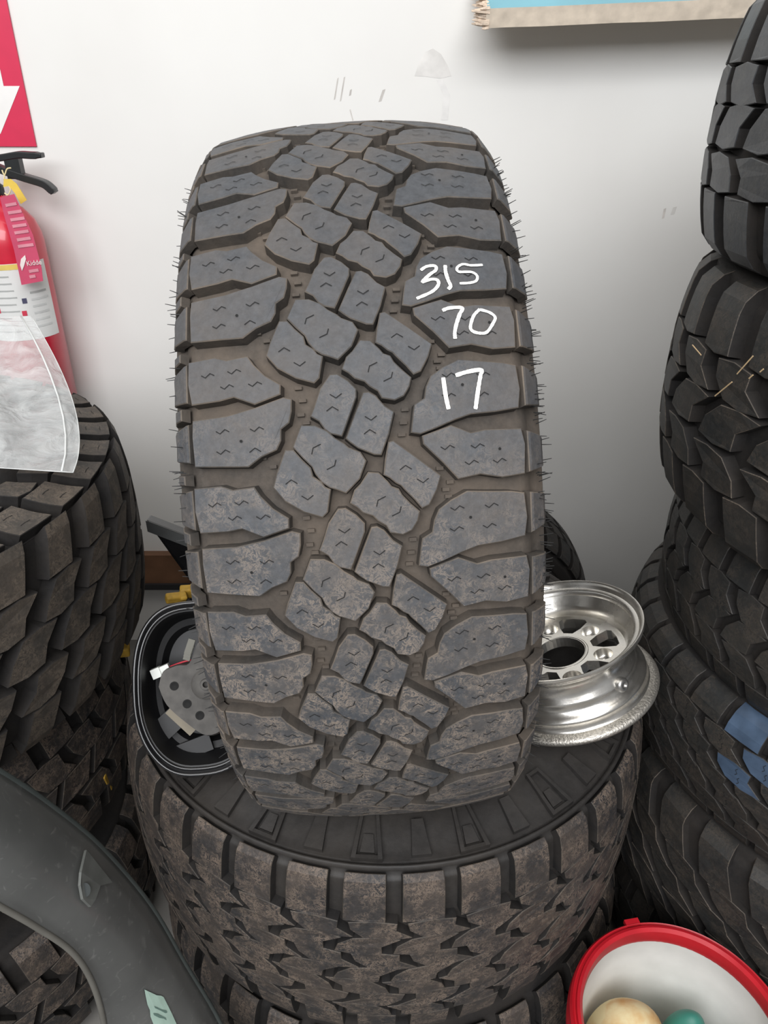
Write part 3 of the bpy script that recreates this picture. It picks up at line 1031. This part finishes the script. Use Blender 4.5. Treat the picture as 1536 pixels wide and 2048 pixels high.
def build_extinguisher():
    red = plain('extinguisher_red', (.60, .018, .045), .28, var=.08, coat=.5)
    redp = plain('sign_red', (.62, .020, .075), .45, var=.04)
    white = plain('sign_white', (.82, .81, .79), .45, var=.03)
    # sign with a downward arrow
    yS = WALL_Y - .004
    cxs = at(-20, 172, yS).x
    zb = at(40, 293, yS).z
    xr = at(73, 293, yS).x
    hw = xr - cxs
    root = empty('fire_sign', (cxs, yS, zb))
    tag(root, 'red fire sign with a white downward arrow on the wall', 'sign')
    MB().box((0, .001, .17), (hw * 2, .004, .34)).build('panel', redp, root)
    ah = at(40, 172, yS)
    zt = ah.z - zb; xh = ah.x - cxs
    xs = at(8, 172, yS).x - cxs
    ztip = at(0, 268, yS).z - zb
    pts = [(xs, zt), (xh, zt), (0, ztip), (-xh, zt), (-xs, zt), (-xs, .30), (xs, .30)]
    b = MB().add([(x, -.0016, z) for x, z in pts], [tuple(range(len(pts)))])
    b.build('arrow', white, root)

    R = .078
    ye = WALL_Y - R - .012
    pe = at(104, 587, ye)
    cx = pe.x - R * .97
    ztop = at(70, 425, ye - R * .5).z
    z0 = .90
    root = empty('fire_extinguisher', (cx, ye, z0), (0, 0, 0))
    tag(root, 'red fire extinguisher with black handle hanging on the white wall', 'fire extinguisher')
    Ht = at(100, 470, ye - R * .4).z - z0
    prof = [(0, .0), (R - .01, .0), (R, .01), (R, Ht - .02), (R * .97, Ht + .0), (R * .86, Ht + .025), (R * .62, Ht + .048), (R * .36, Ht + .060), (.022, Ht + .066), (.020, Ht + .080), (0, Ht + .08)]
    MB().lathe(prof, 56, 'Z').build('cylinder', red, root, smooth=True, fix=True)
    blk = plain('black_valve', (.014, .016, .017), .35)
    zv = Ht + .072
    MB().lathe([(.0, 0), (.021, 0), (.021, .02), (.016, .024), (.016, .055), (0, .055)], 20, 'Z').build('valve', blk, root, smooth=True).location = (0, 0, zv)

    def bar(name, pts, w, h):
        b = MB(); P = spline([Vector((x, 0, z)) for x, z in pts], 5); n = len(P)
        vs = []
        for i, p in enumerate(P):
            t = (P[min(i + 1, n - 1)] - P[max(i - 1, 0)]).normalized(); nn = Vector((-t.z, 0, t.x))
            k = 1 if i < n - 3 else .75
            for sx, sz in ((-1, -1), (1, -1), (1, 1), (-1, 1)):
                vs.append(p + Vector((0, sx * w / 2, 0)) + nn * (sz * h / 2 * k))
        fs = [(i * 4 + k, i * 4 + (k + 1) % 4, (i + 1) * 4 + (k + 1) % 4, (i + 1) * 4 + k) for i in range(n - 1) for k in range(4)] + [(0, 1, 2, 3), tuple(range(n * 4 - 4, n * 4))]
        b.add(vs, fs)
        o = b.build(name, blk, root, fix=True); autosmooth(o, 40)
        bv = o.modifiers.new('round', 'BEVEL'); bv.width = .002; bv.segments = 2; bv.limit_method = 'ANGLE'
        return o
    yf = ye - .02
    rel = lambda px, py: (at(px, py, yf).x - cx, at(px, py, yf).z - z0)
    hx = [rel(-40, 322), rel(0, 316), rel(30, 311), rel(55, 312), rel(78, 312)]
    bar('lever', hx, .022, .013)
    lx = [rel(-20, 335), rel(15, 348), rel(45, 358), rel(80, 369), rel(95, 380), rel(102, 388)]
    bar('carry_handle', lx, .024, .014)
    a = rel(28, 322); c = rel(38, 352)
    b = MB().box(((a[0] + c[0]) / 2 - .012, 0, (a[1] + c[1]) / 2), (.030, .02, abs(a[1] - c[1]) + .014)); b.build('valve_block', blk, root)
    # yellow seal
    ylw = plain('yellow_seal', (.72, .52, .08), .5)
    y0 = -.055
    q = lambda px, py: Vector((at(px, py, ye + y0).x - cx, y0, at(px, py, ye + y0).z - z0))
    seal = MB().add([q(8, 358), q(22, 358), q(34, 368), q(54, 400), q(42, 408), q(30, 386), q(18, 372), q(7, 374)], [tuple(range(8))])
    o = seal.build('seal_tag', ylw, root); sd = o.modifiers.new('thick', 'SOLIDIFY'); sd.thickness = .0012
    MB().tube(spline([q(4, 340), q(9, 350), q(14, 338), q(22, 336)], 5), .0014, 6).tube(spline([q(9, 350), q(8, 360)], 3), .0014, 6).tube(spline([q(18, 372), q(21, 380), q(16, 390), q(9, 386)], 5), .0014, 6).build('seal_loop', plain('pale_yellow_tie', (.80, .68, .38), .5), root, smooth=True)
    # label wrapped on the cylinder
    lab = plain('paper_label', (.74, .745, .73), .5, var=.03)
    zl1 = at(100, 522, ye - R * .5).z - z0; zl0 = at(128, 672, ye - R * .5).z - z0

    def wrap(name, a0, a1, za, zb_, mat, rr=.0006, slant=0.0):
        P = []
        for i in range(13):
            a = a0 + (a1 - a0) * i / 12
            P.append([Vector(((R + rr) * math.cos(a), (R + rr) * math.sin(a), za + (zb_ - za) * j)) for j in (0, .5, 1)])
        o = MB().grid(P).build(name, mat, root, smooth=True)
        return o
    wrap('paper_label', math.radians(-140), math.radians(-8), zl0, zl1, lab)
    wrap('caution_band', math.radians(-140), math.radians(-52), zl1 - .012, zl1 - .001, plain('caution_yellow', (.72, .55, .14), .5), .0009)
    ink = plain('grey_print', (.42, .43, .42), .6)
    rr = random.Random(5)
    for k in range(9):
        zz = zl1 - .024 - k * .0145
        wrap('print_line', math.radians(-120), math.radians(-70 + rr.uniform(-12, 4)), zz - .003, zz, ink, .0009)
    for k in range(6):
        zz = zl1 - .06 - k * .0145
        wrap('print_line', math.radians(-47), math.radians(-18 + rr.uniform(-6, 3)), zz - .0045, zz, plain('pale_print', (.60, .61, .60), .6) if k else ink, .0009)
    for k, (aa, zz) in enumerate(((-58, zl1 - .072), (-62, zl1 - .098), (-100, zl1 - .09))):
        wrap('pictogram', math.radians(aa - 3), math.radians(aa + 4), zz - .011, zz, plain('print_red', (.62, .05, .09), .5) if k else plain('print_navy', (.08, .08, .14), .5), .0010)
    # hanging tag with maker's name
    yT = ye - R - .012
    tm = plain('faded_red_tag', (.56, .07, .14), .5, var=.06)
    tl = [(0, 395), (28, 388), (66, 470), (83, 535), (86, 562), (43, 570), (28, 500), (8, 430)]
    W3 = [Vector((at(x, y, yT).x - cx, yT - ye, at(x, y, yT).z - z0)) for x, y in tl]
    o = MB().add(W3, [tuple(range(len(W3)))[::-1]]).build('paper_tag', tm, root)
    sd = o.modifiers.new('thick', 'SOLIDIFY'); sd.thickness = .0008
    tagw = plain('tag_white', (.80, .70, .68), .5)
    tw = text_mesh('tag_lettering', 'Kidde', .0135, tagw, root)
    pc = at(68, 526, yT - .002)
    tw.location = (pc.x - cx, yT - .002 - ye, pc.z - z0); tw.rotation_euler = (math.pi / 2, -.12, 0)
    lf = [(40, 530), (42, 518), (50, 510), (52, 518), (48, 532), (44, 542)]
    MB().add([Vector((at(x, y, yT - .0015).x - cx, yT - .0015 - ye, at(x, y, yT - .0015).z - z0)) for x, y in lf], [tuple(range(6))]).build('tag_emblem', tagw, root)
    faint = plain('tag_print', (.66, .26, .32), .5)
    for (x0, y0_, x1, y1) in ((10, 408, 32, 404), (15, 423, 42, 419), (20, 437, 48, 433), (24, 450, 52, 446), (28, 463, 56, 459), (33, 477, 60, 473), (35, 490, 66, 486), (57, 540, 76, 537), (58, 551, 70, 549)):
        vs = [Vector((at(x, y, yT - .0015).x - cx, yT - .0015 - ye, at(x, y, yT - .0015).z - z0)) for x, y in ((x0, y0_), (x1, y1), (x1 + 2, y1 + 6), (x0 + 2, y0_ + 6))]
        MB().add(vs, [(0, 3, 2, 1)]).build('tag_print', faint, root)


# ------------------------------------------------------------------ clear bag
def build_bag():
    m, nt, p = nodes_of('clear_polythene')
    p.inputs['Base Color'].default_value = (.70, .72, .72, 1)
    p.inputs['Roughness'].default_value = .12
    p.inputs['Specular IOR Level'].default_value = .8
    geo = N(nt, 'ShaderNodeNewGeometry')
    nz = N(nt, 'ShaderNodeTexNoise', Scale=22.0, Detail=5.0, Distortion=1.5)
    nt.links.new(geo.outputs['Position'], nz.inputs['Vector'])
    r = N(nt, 'ShaderNodeMapRange'); r.inputs['From Min'].default_value = .35; r.inputs['From Max'].default_value = .7
    r.inputs['To Min'].default_value = .26; r.inputs['To Max'].default_value = .55
    nt.links.new(nz.outputs['Fac'], r.inputs['Value']); nt.links.new(r.outputs['Result'], p.inputs['Alpha'])
    b = N(nt, 'ShaderNodeBump', Strength=1.0, Distance=.008); nt.links.new(nz.outputs['Fac'], b.inputs['Height']); nt.links.new(b.outputs['Normal'], p.inputs['Normal'])
    film = m
    # corners in the photograph: upper right, right, lower right and off to the left
    A = at(62, 632, 1.20); B = at(160, 815, 1.0); C = at(146, 945, .835); D = at(-170, 925, .84); E = at(-140, 640, 1.18)
    n = 26
    rr = random.Random(11)
    ph = [rr.uniform(0, 6) for _ in range(6)]

    def surf(i, j, side):
        u, v = i / n, j / n              # u: left -> right edge, v: bottom -> top
        lft = D.lerp(E, v)
        q = (1 - v) ** 2 * C + 2 * (1 - v) * v * (B * 1.0 + (B - (A + C) / 2) * .55) + v * v * A
        p = lft.lerp(q, u)
        puff = math.sin(math.pi * min(1, max(0, u))) ** .6 * math.sin(math.pi * v) ** .6
        w = .007 * math.sin(9 * u + 5 * v + ph[0]) - .006 * abs(math.sin(17 * v - 8 * u + ph[1])) + .0025 * math.sin(23 * u + 11 * v + ph[2])
        return p + Vector((.05, -.55, .8)) * ((.016 * side + w) * puff + .0006 * side)
    b = MB()
    for side in (1, -1):
        b.grid([[surf(i, j, side) for j in range(n + 1)] for i in range(n + 1)])
    root = empty('plastic_bag', C)
    tag(root, 'clear zip-lock plastic bag lying on the lugged tyre', 'bag')
    o = b.build('bag_film', film, root, smooth=True); o.location = -C
    zip_m = plain('zip_strip', (.66, .68, .67), .35)
    z = MB()
    for (x0, y0, f0, x1, y1, f1) in ((44, 645, .90, 122, 942, .69), (52, 645, .90, 132, 940, .69)):
        pass
    pts = [surf(i, j, 1.25) for i, j in zip(np.linspace(n * .90, n * .93, 9), np.linspace(n, 0, 9))]
    z.tube(pts, .0014, 6)
    o = z.build('zip_strip', zip_m, root, smooth=True); o.location = -C
    e = MB().tube([surf(n, j, 0) for j in range(n + 1)], .0007, 5).tube([surf(i, 0, 0) for i in range(n + 1)], .0006, 5)
    o = e.build('welded_seam', zip_m, root, smooth=True); o.location = -C


# ------------------------------------------------------------------ fender flare
def build_fender():
    m, nt, p = nodes_of('scuffed_grey_plastic')
    geo = N(nt, 'ShaderNodeNewGeometry')
    n1 = N(nt, 'ShaderNodeTexNoise', Scale=9.0, Detail=6.0)
    n2 = N(nt, 'ShaderNodeTexNoise', Scale=55.0, Detail=5.0, Distortion=2.0)
    for n in (n1, n2): nt.links.new(geo.outputs['Position'], n.inputs['Vector'])
    c = mixc(nt, ramp(nt, n1.outputs['Fac'], .35, .7), (.075, .077, .075), (.115, .117, .113))
    c = mixc(nt, mathn(nt, 'MULTIPLY', ramp(nt, n2.outputs['Fac'], .6, .75), .5), c, (.2, .2, .19))
    nt.links.new(c, p.inputs['Base Color'])
    p.inputs['Roughness'].default_value = .3
    outer = [(-190, 1490, .50), (-80, 1505, .51), (0, 1545, .52), (100, 1612, .535), (200, 1695, .55), (300, 1812, .555), (370, 1930, .55), (440, 2048, .54), (500, 2190, .52), (545, 2400, .49)]
    inner = [(-190, 1745, .43), (-80, 1765, .435), (0, 1812, .44), (70, 1852, .45), (140, 1900, .46), (180, 1955, .465), (205, 2030, .465), (215, 2110, .46), (240, 2260, .45), (270, 2450, .43)]
    So = [at(*q) for q in outer]; Si = [at(*q) for q in inner]
    So = spline(So, 6); Si = spline(Si, 6)
    K = 14
    rows = []
    for a, b in zip(So, Si):
        row = []
        for k in range(K + 1):
            t = k / K
            p0 = a.lerp(b, t)
            view = (CAMPOS - p0).normalized()
            bulge = .030 * math.sin(math.pi * t) - (.012 if t < .09 else 0) + (.006 if t > .93 else 0)
            row.append(p0 + view * bulge)
        rows.append(row)
    base = Vector(rows[-1][0]); base.z = min(p.z for r in rows for p in r)
    root = empty('fender_flare', base)
    tag(root, 'grey plastic wheel arch flare leaning before the lugged tyre stack', 'fender')
    o = MB().grid(rows).build('flare_panel', m, root, smooth=True); o.location = -base
    sd = o.modifiers.new('thick', 'SOLIDIFY'); sd.thickness = .004; sd.offset = 0
    e = MB().tube([r[0] for r in rows], .004, 7).build('edge_bead', plain('dark_green_grey', (.05, .06, .058), .4), root, smooth=True); e.location = -base
    e = MB().tube([r[-1] for r in rows], .0035, 7).build('edge_bead', plain('worn_edge', (.13, .125, .11), .5), root, smooth=True); e.location = -base
    # mounting tab with its hole
    dense = []
    for i in range(len(rows) - 1):
        for k in range(K):
            for u in (0, .25, .5, .75):
                for v in (0, .25, .5, .75):
                    q = rows[i][k].lerp(rows[i + 1][k], u).lerp(rows[i][k + 1].lerp(rows[i + 1][k + 1], u), v)
                    pr = project(q)
                    dense.append((pr[0], pr[1], q))
    arr = np.array([(d[0], d[1]) for d in dense])

    def onf(px, py, lift):
        j = int(((arr - np.array([px, py])) ** 2).sum(1).argmin())
        q = dense[j][2]
        return q + (CAMPOS - q).normalized() * lift
    ft = .010
    tabm = plain('tab_grey', (.11, .115, .108), .45, var=.25)
    P = [onf(170, 1700, ft), onf(222, 1765, ft), onf(196, 1772, ft), (onf(186, 1800, ft)), onf(178, 1814, ft), onf(160, 1798, ft), onf(156, 1770, ft), onf(160, 1745, ft)]
    t = MB().add(P, [tuple(range(8))]).build('mounting_tab', tabm, root); t.location = -base
    sd = t.modifiers.new('thick', 'SOLIDIFY'); sd.thickness = .003
    hc = onf(171, 1780, .0145)
    h = MB().add([hc + Vector((1, 0, 0)) * (.0055 * math.cos(a)) + CU * (.0075 * math.sin(a)) for a in (i * math.pi / 8 for i in range(16))], [tuple(range(16))]).build('tab_hole', plain('tab_hole', (.03, .035, .035), .6), root); h.location = -base
    fs = .0065
    def patch(c, lift, n=8):
        return MB().grid([[onf(*[(c[0][k] * (1 - u) + c[1][k] * u) * (1 - v) + (c[3][k] * (1 - u) + c[2][k] * u) * v for k in (0, 1)], lift) for u in np.linspace(0, 1, n)] for v in np.linspace(0, 1, n)])
    s = patch([(288, 1980), (326, 1994), (368, 2075), (312, 2075)], fs).build('pale_green_sticker', plain('pale_green_sticker', (.40, .55, .47), .5), root); s.location = -base
    inkm = plain('sticker_ink', (.12, .2, .17), .6)
    for y in (2012, 2026):
        q = patch([(308, y), (332, y + 11), (333, y + 15), (308, y + 4)], fs + .0012, 5).build('sticker_print', inkm, root); q.location = -base


# ------------------------------------------------------------------ bucket
def build_bucket():
    redm = plain('red_plastic', (.50, .012, .022), .35, var=.1)
    whi = plain('white_plastic', (.66, .655, .625), .42, var=.05)
    loc = (.402, .535, FLOOR)
    root = empty('bucket', loc)
    tag(root, 'white plastic bucket with a red rim on the floor before the tall tyre stack', 'bucket')
    Hb = .345
    prof = [(0, 0), (.115, 0), (.120, .006), (.128, .12), (.134, .22), (.138, Hb - .03), (.138, Hb), (.134, Hb), (.1335, Hb - .03), (.131, Hb - .06), (.129, Hb - .065), (.124, .12), (.114, .008), (0, .006)]
    autosmooth(MB().lathe(prof, 72, 'Z').build('bucket_body', whi, root, smooth=True, fix=True), 50)
    rp = [(.137, Hb - .035), (.150, Hb - .034), (.151, Hb - .012), (.149, Hb - .008), (.149, Hb + .003), (.146, Hb + .007), (.143, Hb + .004), (.1415, Hb + .004), (.140, Hb + .010), (.136, Hb + .011), (.132, Hb + .006), (.131, Hb - .012), (.1335, Hb - .02)]
    autosmooth(MB().lathe(rp, 96, 'Z', closed=True).build('red_rim', redm, root, fix=True), 35)
    a = math.radians(100)
    tb = MB().box((0, 0, 0), (.022, .012, .008)).build('rim_tab', redm, root); tb.location = (.149 * math.cos(a), .149 * math.sin(a), Hb + .002); tb.rotation_euler = (0, 0, a - math.pi / 2)

    def blob(name, c, r, mat, lab, cat, seed, flat=1):
        bm = bmesh.new(); bmesh.ops.create_icosphere(bm, subdivisions=4, radius=1)
        rr = random.Random(seed); k = [(Vector((rr.gauss(0, 1), rr.gauss(0, 1), rr.gauss(0, 1))).normalized(), rr.uniform(2, 5), rr.uniform(0, 6)) for _ in range(6)]
        for v in bm.verts:
            f = 1 + .035 * sum(math.sin(q.dot(v.co) * w + ph) for q, w, ph in k) / 2
            s = v.co * f
            v.co = Vector((s.x * r[0], s.y * r[1], s.z * r[2]))
        me = bpy.data.meshes.new(name); bm.to_mesh(me); bm.free()
        o = link_mesh(name, me, [mat], None, True); o.location = c
        tag(o, lab, cat)
    m, nt, p = nodes_of('yellow_sponge')
    geo = N(nt, 'ShaderNodeNewGeometry'); nz = N(nt, 'ShaderNodeTexNoise', Scale=30.0, Detail=5.0); nt.links.new(geo.outputs['Position'], nz.inputs['Vector'])
    nt.links.new(mixc(nt, ramp(nt, nz.outputs['Fac'], .45, .7), (.72, .62, .36), (.60, .36, .14)), p.inputs['Base Color']); p.inputs['Roughness'].default_value = .85
    blob('sponge', (loc[0] - .046, loc[1] + .046, FLOOR + .200), (.058, .052, .10), m, 'round pale yellow sponge inside the bucket', 'sponge', 2)
    blob('cloth_bundle', (loc[0] + .042, loc[1] + .048, FLOOR + .185), (.034, .034, .10), plain('teal_rubber', (.04, .22, .17), .5), 'teal green cloth bundle inside the bucket', 'cloth', 5)
    MB().lathe([(0, .10), (.1205, .10), (.1195, .085), (0, .085)], 48, 'Z').build('water', plain('cloudy_water', (.35, .35, .32), .15), root, smooth=False, fix=True)


# ------------------------------------------------------------------ board
def build_board():
    tq = plain('turquoise_paint', (.16, .40, .48), .45, var=.12, scale=8)
    be = plain('raw_board_edge', (.74, .64, .52), .75, var=.15, scale=40, bump=.3)
    fib = plain('broken_fibre', (.66, .54, .43), .9, var=.3, scale=150, bump=.8)
    fwd = 1.635
    a = at(940, 58, fwd); b = at(1536, 34, fwd)
    ang = math.atan2(b.z - a.z, b.x - a.x)
    root = empty('broken_board', a, (0, -ang, 0))
    tag(root, 'turquoise painted shelf board with a broken end fixed to the wall', 'board')
    L, th, wd = 1.6, .032, .135
    tilt = math.radians(24)
    n_edge = Vector((0, -math.sin(tilt), -math.cos(tilt)))       # cut edge faces down and forwards
    upv = Vector((0, math.cos(tilt), math.sin(tilt)))               # along the board, up and back to the wall
    nf = Vector((0, -math.sin(tilt), math.cos(tilt)))               # painted face
    # local frame: lower back corner at the origin line
    rr = random.Random(4)
    ns = 24
    P = []
    def pt(x, u, t): return Vector((x, 0, 0)) + upv * u + nf * t
    b0 = MB()
    xs = [.028] + [L * k / ns for k in range(1, ns + 1)]
    rows = []
    for x in xs:
        w = .0012 * math.sin(x * 31) if x > .05 else 0
        rows.append([pt(x, w, 0), pt(x, w * .5, th), pt(x + (.0 if x > .1 else .02), wd, th), pt(x + (.0 if x > .1 else .02), wd, 0)])
    nr = len(rows)
    vs = [v for r in rows for v in r]
    for i in range(nr - 1):
        for k in range(4):
            k2 = (k + 1) % 4
            b0.add([vs[i * 4 + k], vs[(i + 1) * 4 + k], vs[(i + 1) * 4 + k2], vs[i * 4 + k2]], [(0, 1, 2, 3)], 1 if k == 1 else 0)
    b0.add([vs[k] for k in range(4)], [(0, 1, 2, 3)]); b0.add([vs[(nr - 1) * 4 + k] for k in range(4)], [(3, 2, 1, 0)])
    b0.build('panel', [be, tq], root, fix=True)
    # torn layers at the broken end
    for k in range(16):
        t = (k + .5) / 16 * th
        for u in range(9):
            ln = rr.uniform(.006, .034)
            sp = MB()
            c0 = pt(.034, u * .012 + rr.uniform(0, .006), t)
            d = Vector((-1, rr.uniform(-.15, .15), rr.uniform(-.2, .2))).normalized()
            if u == 0:
                sp.tube([c0, c0 + d * ln * .6, c0 + d * ln], [.0034, .003, .0012], 5)
                sp.build('splinter', fib, root)
    sp = MB()
    for k in range(150):
        t = rr.uniform(0, th); u = rr.uniform(0, .2)
        c0 = pt(.034 + u * .03, u, t); d = Vector((-1, rr.uniform(-.2, .2), rr.uniform(-.2, .2))).normalized(); ln = rr.uniform(.004, .03)
        sp.tube([c0, c0 + d * ln], [.0030, .001], 4)
    o = sp.build('torn_fibres', fib, root); o['kind'] = 'stuff'


def build_straw():
    st = plain('dry_straw', (.50, .36, .20), .7)
    rr = random.Random(9)
    for (x0, y0, x1, y1) in ((1474, 748, 1506, 712), (1430, 792, 1464, 764), (1498, 757, 1506, 750), (1520, 744, 1527, 738), (1385, 690, 1402, 710)):
        f = .79 if x0 > 1440 else .86
        # lie on the outer face of the second tyre
        def hit(px, py):
            d = (at(px, py, 1.0) - CAMPOS)
            ox, oy = CAMPOS.x - .820, CAMPOS.y - .935
            A = d.x ** 2 + d.y ** 2; B = 2 * (ox * d.x + oy * d.y); C = ox * ox + oy * oy - .4285 ** 2
            D = B * B - 4 * A * C
            if D < 0: return None
            return CAMPOS + d * ((-B - math.sqrt(D)) / (2 * A))
        a, b = hit(x0, y0), hit(x1, y1)
        if a is None or b is None: continue
        o = MB().tube([a, (a + b) / 2, b], .0008, 5).build('straw', st)
        tag(o, 'dry straw stalk stuck to the wide knobbly tyre', 'straw', 'straws on the wide knobbly tyre')


build_room()
build_main_tyre()
build_tyres()
build_wheel()
build_mirror()
build_extinguisher()
build_bag()
build_fender()
build_bucket()
build_board()
build_straw()
